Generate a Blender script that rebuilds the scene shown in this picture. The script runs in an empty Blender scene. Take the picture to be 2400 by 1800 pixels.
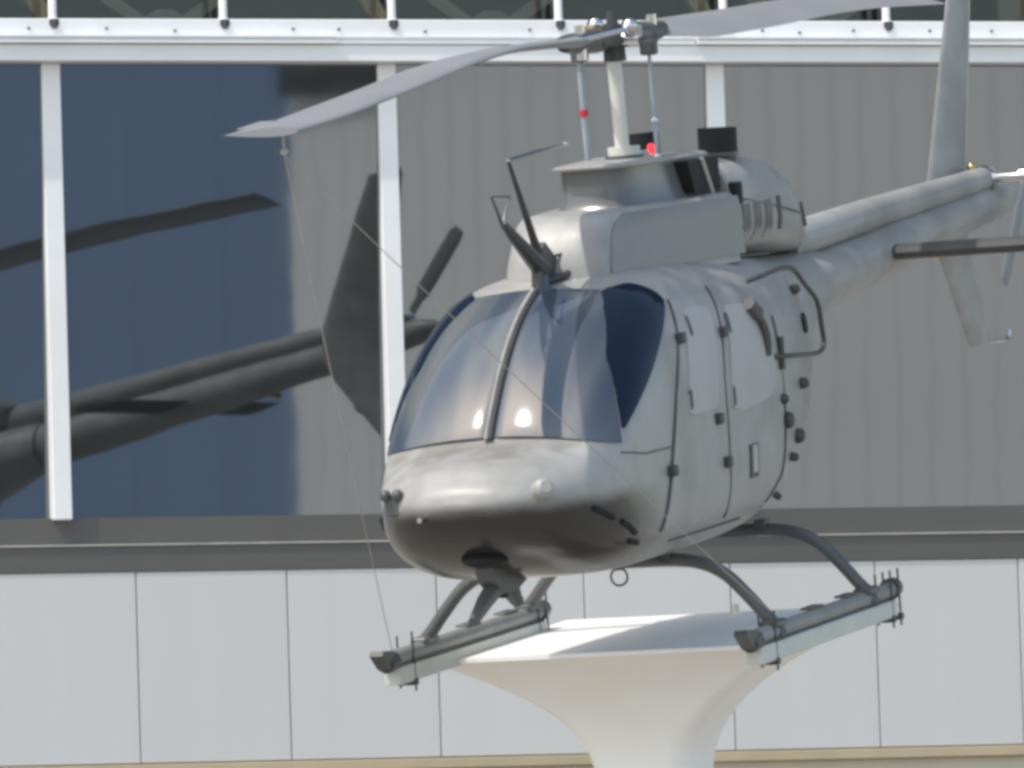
import bpy, math, random
from mathutils import Matrix, Vector
random.seed(7)
S = bpy.context.scene
COL = S.collection

# ------------------------------------------------------------------ camera, sky, sun, exposure
CAM_H = 1.6
cam = bpy.data.cameras.new('camera')
cam_o = bpy.data.objects.new('camera', cam); COL.objects.link(cam_o)
cam.sensor_width = 36.0
cam.lens = 292.35
cam.clip_start = 0.5
cam.clip_end = 9000
_r = Vector((0.99948, 0.00256, -0.032)); _u = Vector((0.0321, -0.07978, 0.9963)); _f = Vector((0.0, 0.99681, 0.07982))
cam_o.matrix_world = Matrix(((_r.x, _u.x, -_f.x, 0), (_r.y, _u.y, -_f.y, 0), (_r.z, _u.z, -_f.z, CAM_H), (0, 0, 0, 1)))
S.camera = cam_o

SUN_DIR = Vector((-0.44, -0.305, 0.845)).normalized()      # towards the sun
world = bpy.data.worlds.new('World'); S.world = world; world.use_nodes = True
wn = world.node_tree.nodes; wl = world.node_tree.links
sky = wn.new('ShaderNodeTexSky'); sky.sky_type = 'NISHITA'; sky.sun_disc = False
sky.sun_elevation = math.asin(SUN_DIR.z)
sky.sun_rotation = math.atan2(SUN_DIR.x, SUN_DIR.y)
sky.air_density = 1.0; sky.dust_density = 1.6; sky.ozone_density = 0.5
bg = wn['Background']; bg.inputs['Strength'].default_value = 0.15
wb = wn.new('ShaderNodeMix'); wb.data_type = 'RGBA'; wb.blend_type = 'MULTIPLY'; wb.inputs[0].default_value = 1.0
wb.inputs[7].default_value = (1.08, 1.0, 0.86, 1)       # white balance set for open shade
wl.new(sky.outputs[0], wb.inputs[6]); wl.new(wb.outputs[2], bg.inputs['Color'])
sun = bpy.data.lights.new('sun', 'SUN'); sun.energy = 1.6; sun.angle = math.radians(0.53); sun.color = (1.0, 0.95, 0.88)
sun_o = bpy.data.objects.new('sun', sun); COL.objects.link(sun_o)
sun_o.rotation_euler = SUN_DIR.to_track_quat('Z', 'Y').to_euler()
sun_o.location = SUN_DIR * 60

S.render.engine = 'CYCLES'
S.view_settings.view_transform = 'Standard'
S.view_settings.look = 'None'
S.view_settings.gamma = 1.0
S.view_settings.use_curve_mapping = False
S.view_settings.exposure = 0.98
S.cycles.filter_width = 3.6            # the photograph is soft
S.cycles.max_bounces = 8
S.cycles.use_denoising = True

# ------------------------------------------------------------------ materials
def lin(c):
    return tuple(((v / 255) / 12.92 if v / 255 <= 0.04045 else (((v / 255) + 0.055) / 1.055) ** 2.4) for v in c)

def mat(name, col, rough=0.5, metal=0.0, ior=1.5, var=0.06, scale=6.0, bump=0.0, bscale=40.0, coat=0.0, emit=None, rvar=0.0, tint=None, tscale=1.5, tamt=0.0, stretch=None):
    m = bpy.data.materials.new(name); m.use_nodes = True
    n = m.node_tree.nodes; l = m.node_tree.links
    p = n['Principled BSDF']
    p.inputs['Roughness'].default_value = rough
    p.inputs['Metallic'].default_value = metal
    p.inputs['IOR'].default_value = ior
    p.inputs['Coat Weight'].default_value = coat
    p.inputs['Coat Roughness'].default_value = 0.08
    tc = n.new('ShaderNodeTexCoord')
    nz = n.new('ShaderNodeTexNoise'); nz.inputs['Scale'].default_value = scale; nz.inputs['Detail'].default_value = 5
    l.new(tc.outputs['Object'], nz.inputs['Vector'])
    mp = n.new('ShaderNodeMapRange')
    mp.inputs[1].default_value = 0.3; mp.inputs[2].default_value = 0.7
    mp.inputs[3].default_value = 1 - var; mp.inputs[4].default_value = 1 + var
    l.new(nz.outputs['Fac'], mp.inputs[0])
    mx = n.new('ShaderNodeMix'); mx.data_type = 'RGBA'; mx.blend_type = 'MULTIPLY'
    mx.inputs[0].default_value = 1.0
    mx.inputs[6].default_value = (*col, 1)
    l.new(mp.outputs[0], mx.inputs[7])
    out = mx.outputs[2]
    if tint:
        n2 = n.new('ShaderNodeTexNoise'); n2.inputs['Scale'].default_value = tscale; n2.inputs['Detail'].default_value = 6
        if stretch:
            ms = n.new('ShaderNodeMapping'); ms.inputs['Scale'].default_value = stretch
            l.new(tc.outputs['Object'], ms.inputs[0]); l.new(ms.outputs[0], n2.inputs['Vector'])
        else:
            l.new(tc.outputs['Object'], n2.inputs['Vector'])
        m2 = n.new('ShaderNodeMapRange'); m2.inputs[1].default_value = 0.45; m2.inputs[2].default_value = 0.75
        m2.inputs[4].default_value = tamt
        l.new(n2.outputs['Fac'], m2.inputs[0])
        m3 = n.new('ShaderNodeMix'); m3.data_type = 'RGBA'
        m3.inputs[7].default_value = (*tint, 1)
        l.new(m2.outputs[0], m3.inputs[0]); l.new(out, m3.inputs[6]); out = m3.outputs[2]
    l.new(out, p.inputs['Base Color'])
    if rvar:
        mr = n.new('ShaderNodeMapRange'); mr.inputs[1].default_value = 0.3; mr.inputs[2].default_value = 0.7
        mr.inputs[3].default_value = max(0.02, rough - rvar); mr.inputs[4].default_value = rough + rvar
        l.new(nz.outputs['Fac'], mr.inputs[0]); l.new(mr.outputs[0], p.inputs['Roughness'])
    if bump:
        nb = n.new('ShaderNodeTexNoise'); nb.inputs['Scale'].default_value = bscale; nb.inputs['Detail'].default_value = 3
        l.new(tc.outputs['Object'], nb.inputs['Vector'])
        b = n.new('ShaderNodeBump'); b.inputs['Strength'].default_value = bump; b.inputs['Distance'].default_value = 0.01
        l.new(nb.outputs['Fac'], b.inputs['Height']); l.new(b.outputs[0], p.inputs['Normal'])
    if emit:
        p.inputs['Emission Color'].default_value = (*emit[0], 1); p.inputs['Emission Strength'].default_value = emit[1]
    return m

M = {}
M['paint'] = mat('grey_aircraft_paint', (0.325, 0.325, 0.317), 0.42, ior=1.5, var=0.13, scale=7.0, rvar=0.10, tint=(0.22, 0.216, 0.205), tscale=2.6, tamt=0.75, bump=0.06, bscale=6)
def chin_shade_paint():
    # underside shade of the chin painted in as glossy dark colour, soft edge
    m = M['paint'].copy(); m.name = 'grey_paint_with_chin_shade'
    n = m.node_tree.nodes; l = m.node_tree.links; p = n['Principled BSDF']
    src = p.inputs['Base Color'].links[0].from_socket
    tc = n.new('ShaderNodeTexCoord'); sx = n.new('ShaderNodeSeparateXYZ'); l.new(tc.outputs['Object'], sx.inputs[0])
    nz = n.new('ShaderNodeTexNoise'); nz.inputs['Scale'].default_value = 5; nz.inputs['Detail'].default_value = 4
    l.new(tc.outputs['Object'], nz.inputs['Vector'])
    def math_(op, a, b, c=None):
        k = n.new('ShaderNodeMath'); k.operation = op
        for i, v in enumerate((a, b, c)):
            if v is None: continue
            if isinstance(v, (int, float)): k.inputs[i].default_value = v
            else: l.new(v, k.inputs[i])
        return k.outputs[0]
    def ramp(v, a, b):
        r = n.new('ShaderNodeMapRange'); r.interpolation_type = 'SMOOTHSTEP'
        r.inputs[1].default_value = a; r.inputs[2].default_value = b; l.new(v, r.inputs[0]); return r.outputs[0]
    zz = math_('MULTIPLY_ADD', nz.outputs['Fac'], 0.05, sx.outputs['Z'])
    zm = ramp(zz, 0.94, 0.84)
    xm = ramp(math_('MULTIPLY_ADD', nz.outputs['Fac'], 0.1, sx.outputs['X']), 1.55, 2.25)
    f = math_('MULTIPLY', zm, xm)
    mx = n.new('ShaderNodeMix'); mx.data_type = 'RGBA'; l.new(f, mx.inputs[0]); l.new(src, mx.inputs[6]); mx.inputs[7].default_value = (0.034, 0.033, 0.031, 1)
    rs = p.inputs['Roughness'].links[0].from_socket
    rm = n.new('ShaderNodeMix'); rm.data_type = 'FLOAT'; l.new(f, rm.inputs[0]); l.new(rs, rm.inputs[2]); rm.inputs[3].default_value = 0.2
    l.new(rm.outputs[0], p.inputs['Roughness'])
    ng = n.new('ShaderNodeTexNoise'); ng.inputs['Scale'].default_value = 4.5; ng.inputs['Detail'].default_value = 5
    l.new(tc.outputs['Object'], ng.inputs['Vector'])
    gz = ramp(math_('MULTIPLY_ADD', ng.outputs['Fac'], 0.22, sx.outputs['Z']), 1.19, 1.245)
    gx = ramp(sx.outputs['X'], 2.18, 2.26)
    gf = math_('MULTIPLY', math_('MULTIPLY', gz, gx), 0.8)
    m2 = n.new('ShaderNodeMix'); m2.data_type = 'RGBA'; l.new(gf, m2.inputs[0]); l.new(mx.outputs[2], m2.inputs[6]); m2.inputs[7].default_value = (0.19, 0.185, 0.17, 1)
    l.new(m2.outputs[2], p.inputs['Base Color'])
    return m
M['chin'] = chin_shade_paint()
M['cover'] = mat('pale_grey_window_cover', (0.40, 0.40, 0.393), 0.5, var=0.05, scale=4)
M['blade'] = mat('grey_blade_paint', (0.24, 0.25, 0.265), 0.45, var=0.06, scale=2.0)
M['dark'] = mat('dark_grey_metal', (0.05, 0.053, 0.055), 0.42, var=0.15, scale=9)
M['tube'] = mat('dark_tube_paint', (0.085, 0.09, 0.092), 0.38, var=0.12, scale=8)
M['skid'] = mat('grey_skid_paint', (0.22, 0.225, 0.222), 0.45, var=0.12, scale=8)
M['drum'] = mat('lid_shade_and_grille_grey', (0.13, 0.133, 0.14), 0.2, var=0.10, scale=5, rvar=0.05)  # darker than the cowl's own paint: lid shadow put into the intake colour
M['lip'] = mat('sunlit_sill_edge', (0.42, 0.40, 0.37), 0.5, var=0.15, scale=4)  # paler than the sill: sun on the ledge put into the colour
M['seam'] = mat('dark_seam_rubber', (0.095, 0.097, 0.10), 0.7, var=0.1)
M['black'] = mat('sooty_black', (0.008, 0.008, 0.01), 0.75, var=0.2)
M['steel'] = mat('bright_steel', (0.62, 0.62, 0.63), 0.22, metal=1.0, var=0.08)
M['mast'] = mat('pale_mast_paint', (0.62, 0.62, 0.58), 0.35, var=0.06)
M['link'] = mat('blue_grey_link_paint', (0.30, 0.34, 0.40), 0.35, var=0.08)
M['brass'] = mat('worn_brass', (0.55, 0.40, 0.18), 0.3, metal=1.0, var=0.1)
M['red'] = mat('red_plastic', (0.55, 0.03, 0.04), 0.25, var=0.05)
M['lamp'] = mat('red_lamp_glass', (0.8, 0.02, 0.03), 0.1, var=0.02, emit=((1.0, 0.05, 0.06), 0.6))
M['screen'] = mat('windscreen_with_sky_streaks', (0.10, 0.125, 0.16), 0.052, ior=1.7, var=0.05, scale=1.3)
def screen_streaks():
    # sky reflection painted into the screen colour: slanting pale and blue bands
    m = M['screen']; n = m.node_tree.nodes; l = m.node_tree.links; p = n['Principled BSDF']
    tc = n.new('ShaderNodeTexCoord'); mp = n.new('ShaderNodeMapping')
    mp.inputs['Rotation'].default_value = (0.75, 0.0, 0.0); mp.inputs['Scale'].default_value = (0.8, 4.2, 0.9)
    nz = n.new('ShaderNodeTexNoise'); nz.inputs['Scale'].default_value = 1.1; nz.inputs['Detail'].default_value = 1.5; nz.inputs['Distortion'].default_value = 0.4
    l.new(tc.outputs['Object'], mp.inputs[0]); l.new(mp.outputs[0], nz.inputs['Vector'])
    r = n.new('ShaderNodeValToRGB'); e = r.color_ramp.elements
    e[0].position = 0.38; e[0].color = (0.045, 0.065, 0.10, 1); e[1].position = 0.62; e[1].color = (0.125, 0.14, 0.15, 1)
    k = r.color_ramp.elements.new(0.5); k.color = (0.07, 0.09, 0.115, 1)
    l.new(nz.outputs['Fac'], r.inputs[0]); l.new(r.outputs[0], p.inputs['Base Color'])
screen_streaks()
M['blueglass'] = mat('deep_blue_glass', (0.008, 0.016, 0.036), 0.08, ior=1.28, var=0.1, scale=2)
M['white'] = mat('white_panel_paint', (0.56, 0.565, 0.56), 0.5, var=0.02, scale=0.8, tint=(0.53, 0.53, 0.51), tscale=1.2, tamt=0.5, stretch=(2.5, 1, 0.18))
def panel_tones():
    m = M['white']; n = m.node_tree.nodes; l = m.node_tree.links; p = n['Principled BSDF']
    src = p.inputs['Base Color'].links[0].from_socket
    oi = n.new('ShaderNodeObjectInfo'); r = n.new('ShaderNodeMapRange'); r.inputs[3].default_value = 0.95; r.inputs[4].default_value = 1.04
    l.new(oi.outputs['Random'], r.inputs[0])
    mx = n.new('ShaderNodeMix'); mx.data_type = 'RGBA'; mx.blend_type = 'MULTIPLY'; mx.inputs[0].default_value = 1.0
    l.new(src, mx.inputs[6]); l.new(r.outputs[0], mx.inputs[7]); l.new(mx.outputs[2], p.inputs['Base Color'])
panel_tones()
M['whitemetal'] = mat('white_frame_metal', (0.80, 0.81, 0.82), 0.35, var=0.02, scale=3, tint=(0.66, 0.67, 0.68), tscale=2.5, tamt=0.35)
M['sill'] = mat('grey_sill_metal', (0.098, 0.095, 0.090), 0.5, var=0.05, scale=2)
M['cream'] = mat('cream_wall', (0.62, 0.58, 0.50), 0.7, var=0.05, scale=2, bump=0.1)
M['tan'] = mat('tan_sill_stone', (0.46, 0.38, 0.25), 0.6, var=0.08, scale=3)
M['glass'] = mat('mirror_window_glass', (0.008, 0.010, 0.012), 0.022, ior=2.6, var=0.1, scale=0.5)
def glass_waves():
    m = M['glass']; n = m.node_tree.nodes; l = m.node_tree.links
    tc = n.new('ShaderNodeTexCoord'); nz = n.new('ShaderNodeTexNoise'); nz.inputs['Scale'].default_value = 2.4; nz.inputs['Detail'].default_value = 1
    l.new(tc.outputs['Object'], nz.inputs['Vector'])
    b = n.new('ShaderNodeBump'); b.inputs['Strength'].default_value = 1.0; b.inputs['Distance'].default_value = 0.00025
    l.new(nz.outputs['Fac'], b.inputs['Height']); l.new(b.outputs[0], n['Principled BSDF'].inputs['Normal'])
glass_waves()
M['glass'].node_tree.nodes['Principled BSDF'].inputs['Specular Tint'].default_value = (0.86, 0.94, 1.0, 1)
M['uppermass'] = mat('dark_sky_block', (0.03, 0.033, 0.037), 0.15, var=0.1, scale=0.5)
M['darkroom'] = mat('dark_interior', (0.24, 0.24, 0.23), 0.8, var=0.1)
M['brace'] = mat('tan_brace_paint', (0.80, 0.60, 0.33), 0.6, var=0.06)
M['stab'] = mat('matt_dark_grey_paint', (0.065, 0.066, 0.066), 0.75, var=0.15, scale=8)
M['truss'] = mat('beige_truss_paint', (0.66, 0.56, 0.42), 0.6, var=0.08)
M['stand'] = mat('white_stand_paint', (0.86, 0.86, 0.85), 0.35, var=0.03, scale=1.5, tint=(0.76, 0.72, 0.64), tscale=1.4, tamt=0.4)
def stain_band():
    # rusty run-off staining the rim of the flare and fading down it
    m = M['stand']; n = m.node_tree.nodes; l = m.node_tree.links; p = n['Principled BSDF']
    src = p.inputs['Base Color'].links[0].from_socket
    tc = n.new('ShaderNodeTexCoord'); sx = n.new('ShaderNodeSeparateXYZ'); l.new(tc.outputs['Object'], sx.inputs[0])
    nz = n.new('ShaderNodeTexNoise'); nz.inputs['Scale'].default_value = 2.2; nz.inputs['Detail'].default_value = 4
    mp = n.new('ShaderNodeMapping'); mp.inputs['Scale'].default_value = (1, 1, 0.25); l.new(tc.outputs['Object'], mp.inputs[0]); l.new(mp.outputs[0], nz.inputs['Vector'])
    a = n.new('ShaderNodeMath'); a.operation = 'MULTIPLY_ADD'; l.new(nz.outputs['Fac'], a.inputs[0]); a.inputs[1].default_value = 0.35; l.new(sx.outputs['Z'], a.inputs[2])
    r = n.new('ShaderNodeMapRange'); r.inputs[1].default_value = 3.60; r.inputs[2].default_value = 3.95; r.inputs[4].default_value = 0.5; l.new(a.outputs[0], r.inputs[0])
    mx = n.new('ShaderNodeMix'); mx.data_type = 'RGBA'; l.new(r.outputs[0], mx.inputs[0]); l.new(src, mx.inputs[6]); mx.inputs[7].default_value = (0.72, 0.60, 0.40, 1)
    l.new(mx.outputs[2], p.inputs['Base Color'])
stain_band()
M['plate'] = mat('clean_white_plate', (0.88, 0.88, 0.87), 0.4, var=0.02)
M['beam'] = mat('pale_beam_paint', (0.55, 0.57, 0.54), 0.5, var=0.06, scale=3)
M['wire'] = mat('thin_steel_cable', (0.42, 0.37, 0.33), 0.5, var=0.05)
M['ground'] = mat('pale_concrete', (0.27, 0.253, 0.225), 0.85, var=0.15, scale=0.25, bump=0.2, bscale=6)
M['metalwall'] = mat('pale_ribbed_metal', (0.84, 0.82, 0.79), 0.55, var=0.05, scale=0.4)
M['bluewall'] = mat('blue_backdrop_colour', (0.18, 0.265, 0.41), 0.6, var=0.06, scale=0.15)
M['cowlpanel'] = mat('darker_grey_panel_paint', (0.185, 0.18, 0.17), 0.36, var=0.15, scale=5, rvar=0.06)
M['joint'] = mat('grey_joint_sealant', (0.36, 0.36, 0.35), 0.8, var=0.05)
M['roofdark'] = mat('dark_metal_trim', (0.03, 0.03, 0.032), 0.5)

def clear_glass(name):
    m = bpy.data.materials.new(name); m.use_nodes = True
    n = m.node_tree.nodes; l = m.node_tree.links
    n.remove(n['Principled BSDF'])
    t = n.new('ShaderNodeBsdfTransparent'); t.inputs['Color'].default_value = (0.72, 0.75, 0.75, 1)
    g = n.new('ShaderNodeBsdfGlossy'); g.inputs['Roughness'].default_value = 0.01
    f = n.new('ShaderNodeFresnel'); f.inputs['IOR'].default_value = 1.5
    mx = n.new('ShaderNodeMixShader')
    l.new(f.outputs[0], mx.inputs[0]); l.new(t.outputs[0], mx.inputs[1]); l.new(g.outputs[0], mx.inputs[2])
    l.new(mx.outputs[0], n['Material Output'].inputs['Surface'])
    return m
M['clear'] = clear_glass('clear_upper_glass')

# ------------------------------------------------------------------ mesh helpers
class MB:
    def __init__(s): s.v = []; s.f = []
    def add(s, v, f):
        o = len(s.v); s.v += [tuple(p) for p in v]; s.f += [tuple(i + o for i in q) for q in f]; return s
    def box(s, a, b, bev=0.0):
        x0, y0, z0 = a; x1, y1, z1 = b
        if bev <= 0:
            v = [(x0,y0,z0),(x1,y0,z0),(x1,y1,z0),(x0,y1,z0),(x0,y0,z1),(x1,y0,z1),(x1,y1,z1),(x0,y1,z1)]
            return s.add(v, [(0,3,2,1),(4,5,6,7),(0,1,5,4),(1,2,6,5),(2,3,7,6),(3,0,4,7)])
        e = bev
        ring = lambda z, i: [(x0+i+e,y0+i,z),(x1-i-e,y0+i,z),(x1-i,y0+i+e,z),(x1-i,y1-i-e,z),(x1-i-e,y1-i,z),(x0+i+e,y1-i,z),(x0+i,y1-i-e,z),(x0+i,y0+i+e,z)]
        return s.loft([ring(z0, e*.7), ring(z0+e*.7, 0), ring(z1-e*.7, 0), ring(z1, e*.7)])
    def loft(s, rings, cap0=True, cap1=True, closed=True):
        n = len(rings[0]); v = [p for r in rings for p in r]; f = []
        for i in range(len(rings)-1):
            for j in range(n if closed else n-1):
                k = (j+1) % n
                f.append((i*n+j, i*n+k, (i+1)*n+k, (i+1)*n+j))
        if cap0: f.append(tuple(reversed(range(n))))
        if cap1: f.append(tuple((len(rings)-1)*n+j for j in range(n)))
        return s.add(v, f)
    def tube(s, pts, r, n=10, cap=True):
        pts = [Vector(p) for p in pts]; rr = r if isinstance(r, (list, tuple)) else [r]*len(pts)
        rings = []; up = None
        for i, p in enumerate(pts):
            if i == 0: t = pts[1]-p
            elif i == len(pts)-1: t = p-pts[i-1]
            else: t = (pts[i+1]-p).normalized()+(p-pts[i-1]).normalized()
            t.normalize()
            if up is None:
                up = Vector((0,0,1)) if abs(t.z) < 0.9 else Vector((1,0,0))
            a = t.cross(up).normalized(); up = a.cross(t).normalized()
            rings.append([tuple(p + rr[i]*(math.cos(2*math.pi*k/n)*a + math.sin(2*math.pi*k/n)*up)) for k in range(n)])
        return s.loft(rings, cap, cap)
    def prism(s, poly, axis, a, b):
        def P(q, h):
            if axis == 0: return (h, q[0], q[1])
            if axis == 1: return (q[0], h, q[1])
            return (q[0], q[1], h)
        return s.loft([[P(q, a) for q in poly], [P(q, b) for q in poly]])
    def ball(s, c, r, n=10, m=7, sc=(1,1,1)):
        rings = []
        for i in range(1, m):
            t = math.pi*i/m
            rings.append([(c[0]+r*sc[0]*math.sin(t)*math.cos(2*math.pi*k/n), c[1]+r*sc[1]*math.sin(t)*math.sin(2*math.pi*k/n), c[2]-r*sc[2]*math.cos(t)) for k in range(n)])
        return s.loft(rings)
    def build(s, name, m, parent=None, smooth=None, bevel=0):
        me = bpy.data.meshes.new(name); me.from_pydata(s.v, [], s.f); me.update()
        import bmesh
        bm = bmesh.new(); bm.from_mesh(me); bmesh.ops.recalc_face_normals(bm, faces=bm.faces); bm.to_mesh(me); bm.free()
        me.materials.append(m)
        o = bpy.data.objects.new(name, me); COL.objects.link(o)
        if parent: o.parent = parent
        if smooth is not None:
            for p in me.polygons: p.use_smooth = True
            me.set_sharp_from_angle(angle=math.radians(smooth))
        if bevel:
            b = o.modifiers.new('bevel', 'BEVEL'); b.width = bevel; b.segments = 2; b.limit_method = 'ANGLE'
        return o

def smoothpts(pts, k=6):
    pts = [Vector(p) for p in pts]; out = []
    for i in range(len(pts)-1):
        p0 = pts[max(i-1,0)]; p1 = pts[i]; p2 = pts[i+1]; p3 = pts[min(i+2,len(pts)-1)]
        for j in range(k):
            t = j/k
            out.append(0.5*((2*p1)+(p2-p0)*t+(2*p0-5*p1+4*p2-p3)*t*t+(3*p1-p0-3*p2+p3)*t**3))
    out.append(pts[-1]); return out

def thing(name, label, cat, mw=None, group=None, kind=None):
    o = bpy.data.objects.new(name, None); COL.objects.link(o)
    if mw is not None: o.matrix_world = mw
    o.empty_display_size = 0.3
    if label: o['label'] = label
    if cat: o['category'] = cat
    if group: o['group'] = group
    if kind: o['kind'] = kind
    return o
def tag(o, label, cat, group=None):
    o['label'] = label; o['category'] = cat
    if group: o['group'] = group
    return o
def copy_part(o, parent, loc=None):
    c = o.copy(); COL.objects.link(c); c.parent = parent
    if loc is not None: c.location = loc
    return c

# ------------------------------------------------------------------ ground
g = MB(); R0 = 4000
g.add([(-R0,-R0,0),(R0,-R0,0),(R0,R0,0),(-R0,R0,0)], [(0,1,2,3)])
go = g.build('ground', M['ground']); go['kind'] = 'structure'

# ------------------------------------------------------------------ glass fronted building
WALL_YAW = math.radians(16.04)
bld = thing('museum_building', 'long white building with tall mirrored windows behind the helicopter', 'building',
            Matrix.Translation((0, 55.104, 0)) @ Matrix.Rotation(WALL_YAW, 4, 'Z'))
X0, X1 = -30.0, 20.0
def bpart(name, mb, m, smooth=None, bevel=0, parent=None): return mb.build(name, m, parent or bld, smooth, bevel)
# base wall, tan ledge, white cladding panels
bpart('base_wall', MB().box((X0,-.10,0),(X1,6,3.462)), M['cream'])
led = bpart('stone_ledge', MB().box((X0,-.21,3.465),(X1,-.003,3.532)), M['tan'], bevel=.006)
bpart('panel_backing', MB().box((X0,-.10,3.535),(X1,6,4.80)), M['joint'])
x = -2.651 - 1.0155*26; proto = None; i = 0
while x < X1 - 1.1:
    if proto is None:
        proto = bpart('cladding_panel', MB().box((0.004,-.197,3.54),(1.0115,-.103,4.786)), M['white'], bevel=.003)
        proto.location.x = x
    else:
        copy_part(proto, bld, (x, random.uniform(-.002,.002), 0))
    x += 1.0155
# two-step grey sill
bpart('sill_lower', MB().box((X0,-.205,4.79),(X1,3,4.958)), M['sill'])
bpart('sill_lip', MB().box((X0,-.218,4.959),(X1,-.10,4.970)), M['lip'], bevel=.003)
bpart('sill_upper', MB().box((X0,-.165,4.975),(X1,3,5.148)), M['sill'])
# mirrored panes and mullions
P0 = -3.132; PW = 2.274
tilt = math.tan(math.radians(1.78))
zb_, zt_ = 5.10, 8.16
def pane_mb():
    y0 = -(zb_-1.6)*tilt; y1 = -(zt_-1.6)*tilt
    a, b = .03, PW-.03
    return MB().add([(a,y0,zb_),(b,y0,zb_),(b,y1,zt_),(a,y1,zt_),(a,y0+.012,zb_),(b,y0+.012,zb_),(b,y1+.012,zt_),(a,y1+.012,zt_)],
                    [(0,1,2,3),(7,6,5,4),(1,0,4,5),(2,1,5,6),(3,2,6,7),(0,3,7,4)])
pane0 = mul0 = None
for k in range(-11, 10):
    px = P0 + PW*k
    if k < 9:
        if pane0 is None:
            pane0 = bpart('window_pane', pane_mb(), M['glass']); pane0.location.x = px
        else: copy_part(pane0, bld, (px,0,0))
    if mul0 is None:
        mul0 = bpart('mullion', MB().box((-.0625,-.232,5.133),(.0625,-.10,8.124)), M['whitemetal'], bevel=.008); mul0.location.x = px
    else: copy_part(mul0, bld, (px,0,0))
bpart('window_backing', MB().box((X0,.02,5.15),(X1,.1,8.13)), M['darkroom'])
# white head beam
bpart('head_beam', MB().box((X0,-.362,8.126),(X1,.4,8.236)), M['whitemetal'], bevel=.006)
bpart('head_fascia', MB().box((X0,-.345,8.238),(X1,.4,8.407)), M['whitemetal'], bevel=.008)
def rail(x0, x1, pr):
    r = MB().box((x0,-.362-pr,8.241),(x1,-.347,8.254)).box((x0,-.358-pr*.6,8.256),(x1,-.347,8.276)).box((x0,-.362-pr,8.278),(x1,-.347,8.291))
    return bpart('cover_rail', r, M['whitemetal'])
rail(X0, -1.235, .05); rail(-1.225, 1.238, .015); rail(1.248, X1, .052)
bolt = None
for bx in [-3.3,-2.78,-2.32,-1.52,-1.21,-.62,.1,1.72,1.98,2.36,2.9,3.34]:
    if bolt is None:
        bolt = bpart('fascia_bolt', MB().tube([(0,-.345,0),(0,-.362,0)], .009, 8), M['sill'], 40); bolt.location = (bx,0,8.34)
    else: copy_part(bolt, bld, (bx,0,8.34+random.choice([0,0,-.015])))
# clerestory above the beam
post0 = None
for k in range(-22, 20):
    px = -3.128 + 1.148*k
    if px > X1-.3: break
    if post0 is None:
        post0 = bpart('upper_post', MB().tube([(0,-.30,8.405),(0,-.30,8.43),(0,-.30,10.0)], [.034,.028,.028], 12), M['whitemetal'], 50); post0.location.x = px
        shoe0 = bpart('post_shoe', MB().box((-.034,-.352,8.355),(.034,-.26,8.404), .008).tube([(0,-.35,8.40),(0,-.35,8.34)], .02, 8), M['dark'], 40); shoe0.location.x = px
    else:
        copy_part(post0, bld, (px,0,0)); copy_part(shoe0, bld, (px,0,0))
up0 = None
for k in range(-22, 19):
    px = -3.128 + 1.148*k
    if px + 1.15 > X1: break
    if up0 is None:
        up0 = bpart('upper_pane', MB().box((.02,-.06,8.41),(1.128,-.05,9.98)), M['clear']); up0.location.x = px
    else: copy_part(up0, bld, (px,0,0))
bpart('upper_floor', MB().box((X0,.405,8.30),(X1,6,8.40)), M['darkroom'])
bpart('upper_back_wall', MB().box((X0,3.0,8.401),(X1,3.2,10.0)), M['darkroom'])
bpart('eave_band', MB().box((X0-.3,-.5,10.003),(X1+.3,7,10.35)), M['whitemetal'], bevel=.02)
uw = None  # unseen dark upper storeys, added to block sky light behind the helicopter
for k in range(-11, 10):
    if uw is None:
        uw = bpart('sky_block_panel', MB().box((.02,-.2,10.36),(2.25,0,25.0)), M['uppermass']); uw.location.x = P0+PW*k
    else: copy_part(uw, bld, (P0+PW*k,0,0))
bpart('sky_block_core', MB().box((P0-11*PW,.003,10.355),(P0+10*PW,9,25.0)), M['roofdark'])
bpart('roof', MB().box((P0-11*PW-.3,-.4,25.003),(P0+10*PW+.3,9.4,25.4)), M['whitemetal'])  # cap on the added upper mass
tr = thing('roof_truss', None, None); tr.parent = bld
def bar(p, q, w, name='truss_bar', y=1.2, m='truss'):
    d = Vector((q[0]-p[0],0,q[1]-p[1])); n = Vector((-d.z,0,d.x)).normalized()*w/2
    return MB().prism([(p[0]+n.x,p[1]+n.z),(q[0]+n.x,q[1]+n.z),(q[0]-n.x,q[1]-n.z),(p[0]-n.x,p[1]-n.z)],1,y-.03,y+.03).build(name, M[m], tr)
MB().box((X0,1.14,9.26),(X1,1.26,9.36)).build('top_chord', M['truss'], tr)
MB().box((X0,1.14,8.45),(X1,1.26,8.535)).build('bottom_chord', M['truss'], tr)
tb = []
for b in (bar((-2.12,8.545),(-3.16,9.255),.085), bar((-1.93,8.545),(-.89,9.255),.085)): tb.append(b)
vb = bar((-3.02,8.42),(-3.50,9.25),.11, 'truss_brace', .25, 'brace')
gs = MB().prism([(-2.2,8.537),(-1.85,8.537),(-1.9,8.62),(-1.97,8.66),(-2.08,8.66),(-2.15,8.62)],1,1.12,1.28).build('gusset_plate', M['truss'], tr)
for k in [k for k in range(-11,9) if k]:
    for b in (*tb, vb, gs): copy_part(b, tr, (2.289*k,0,0))
bpart('tan_infill_panel', MB().box((3.53,.02,8.41),(5.70,.09,9.99)), M['tan'])

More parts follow.
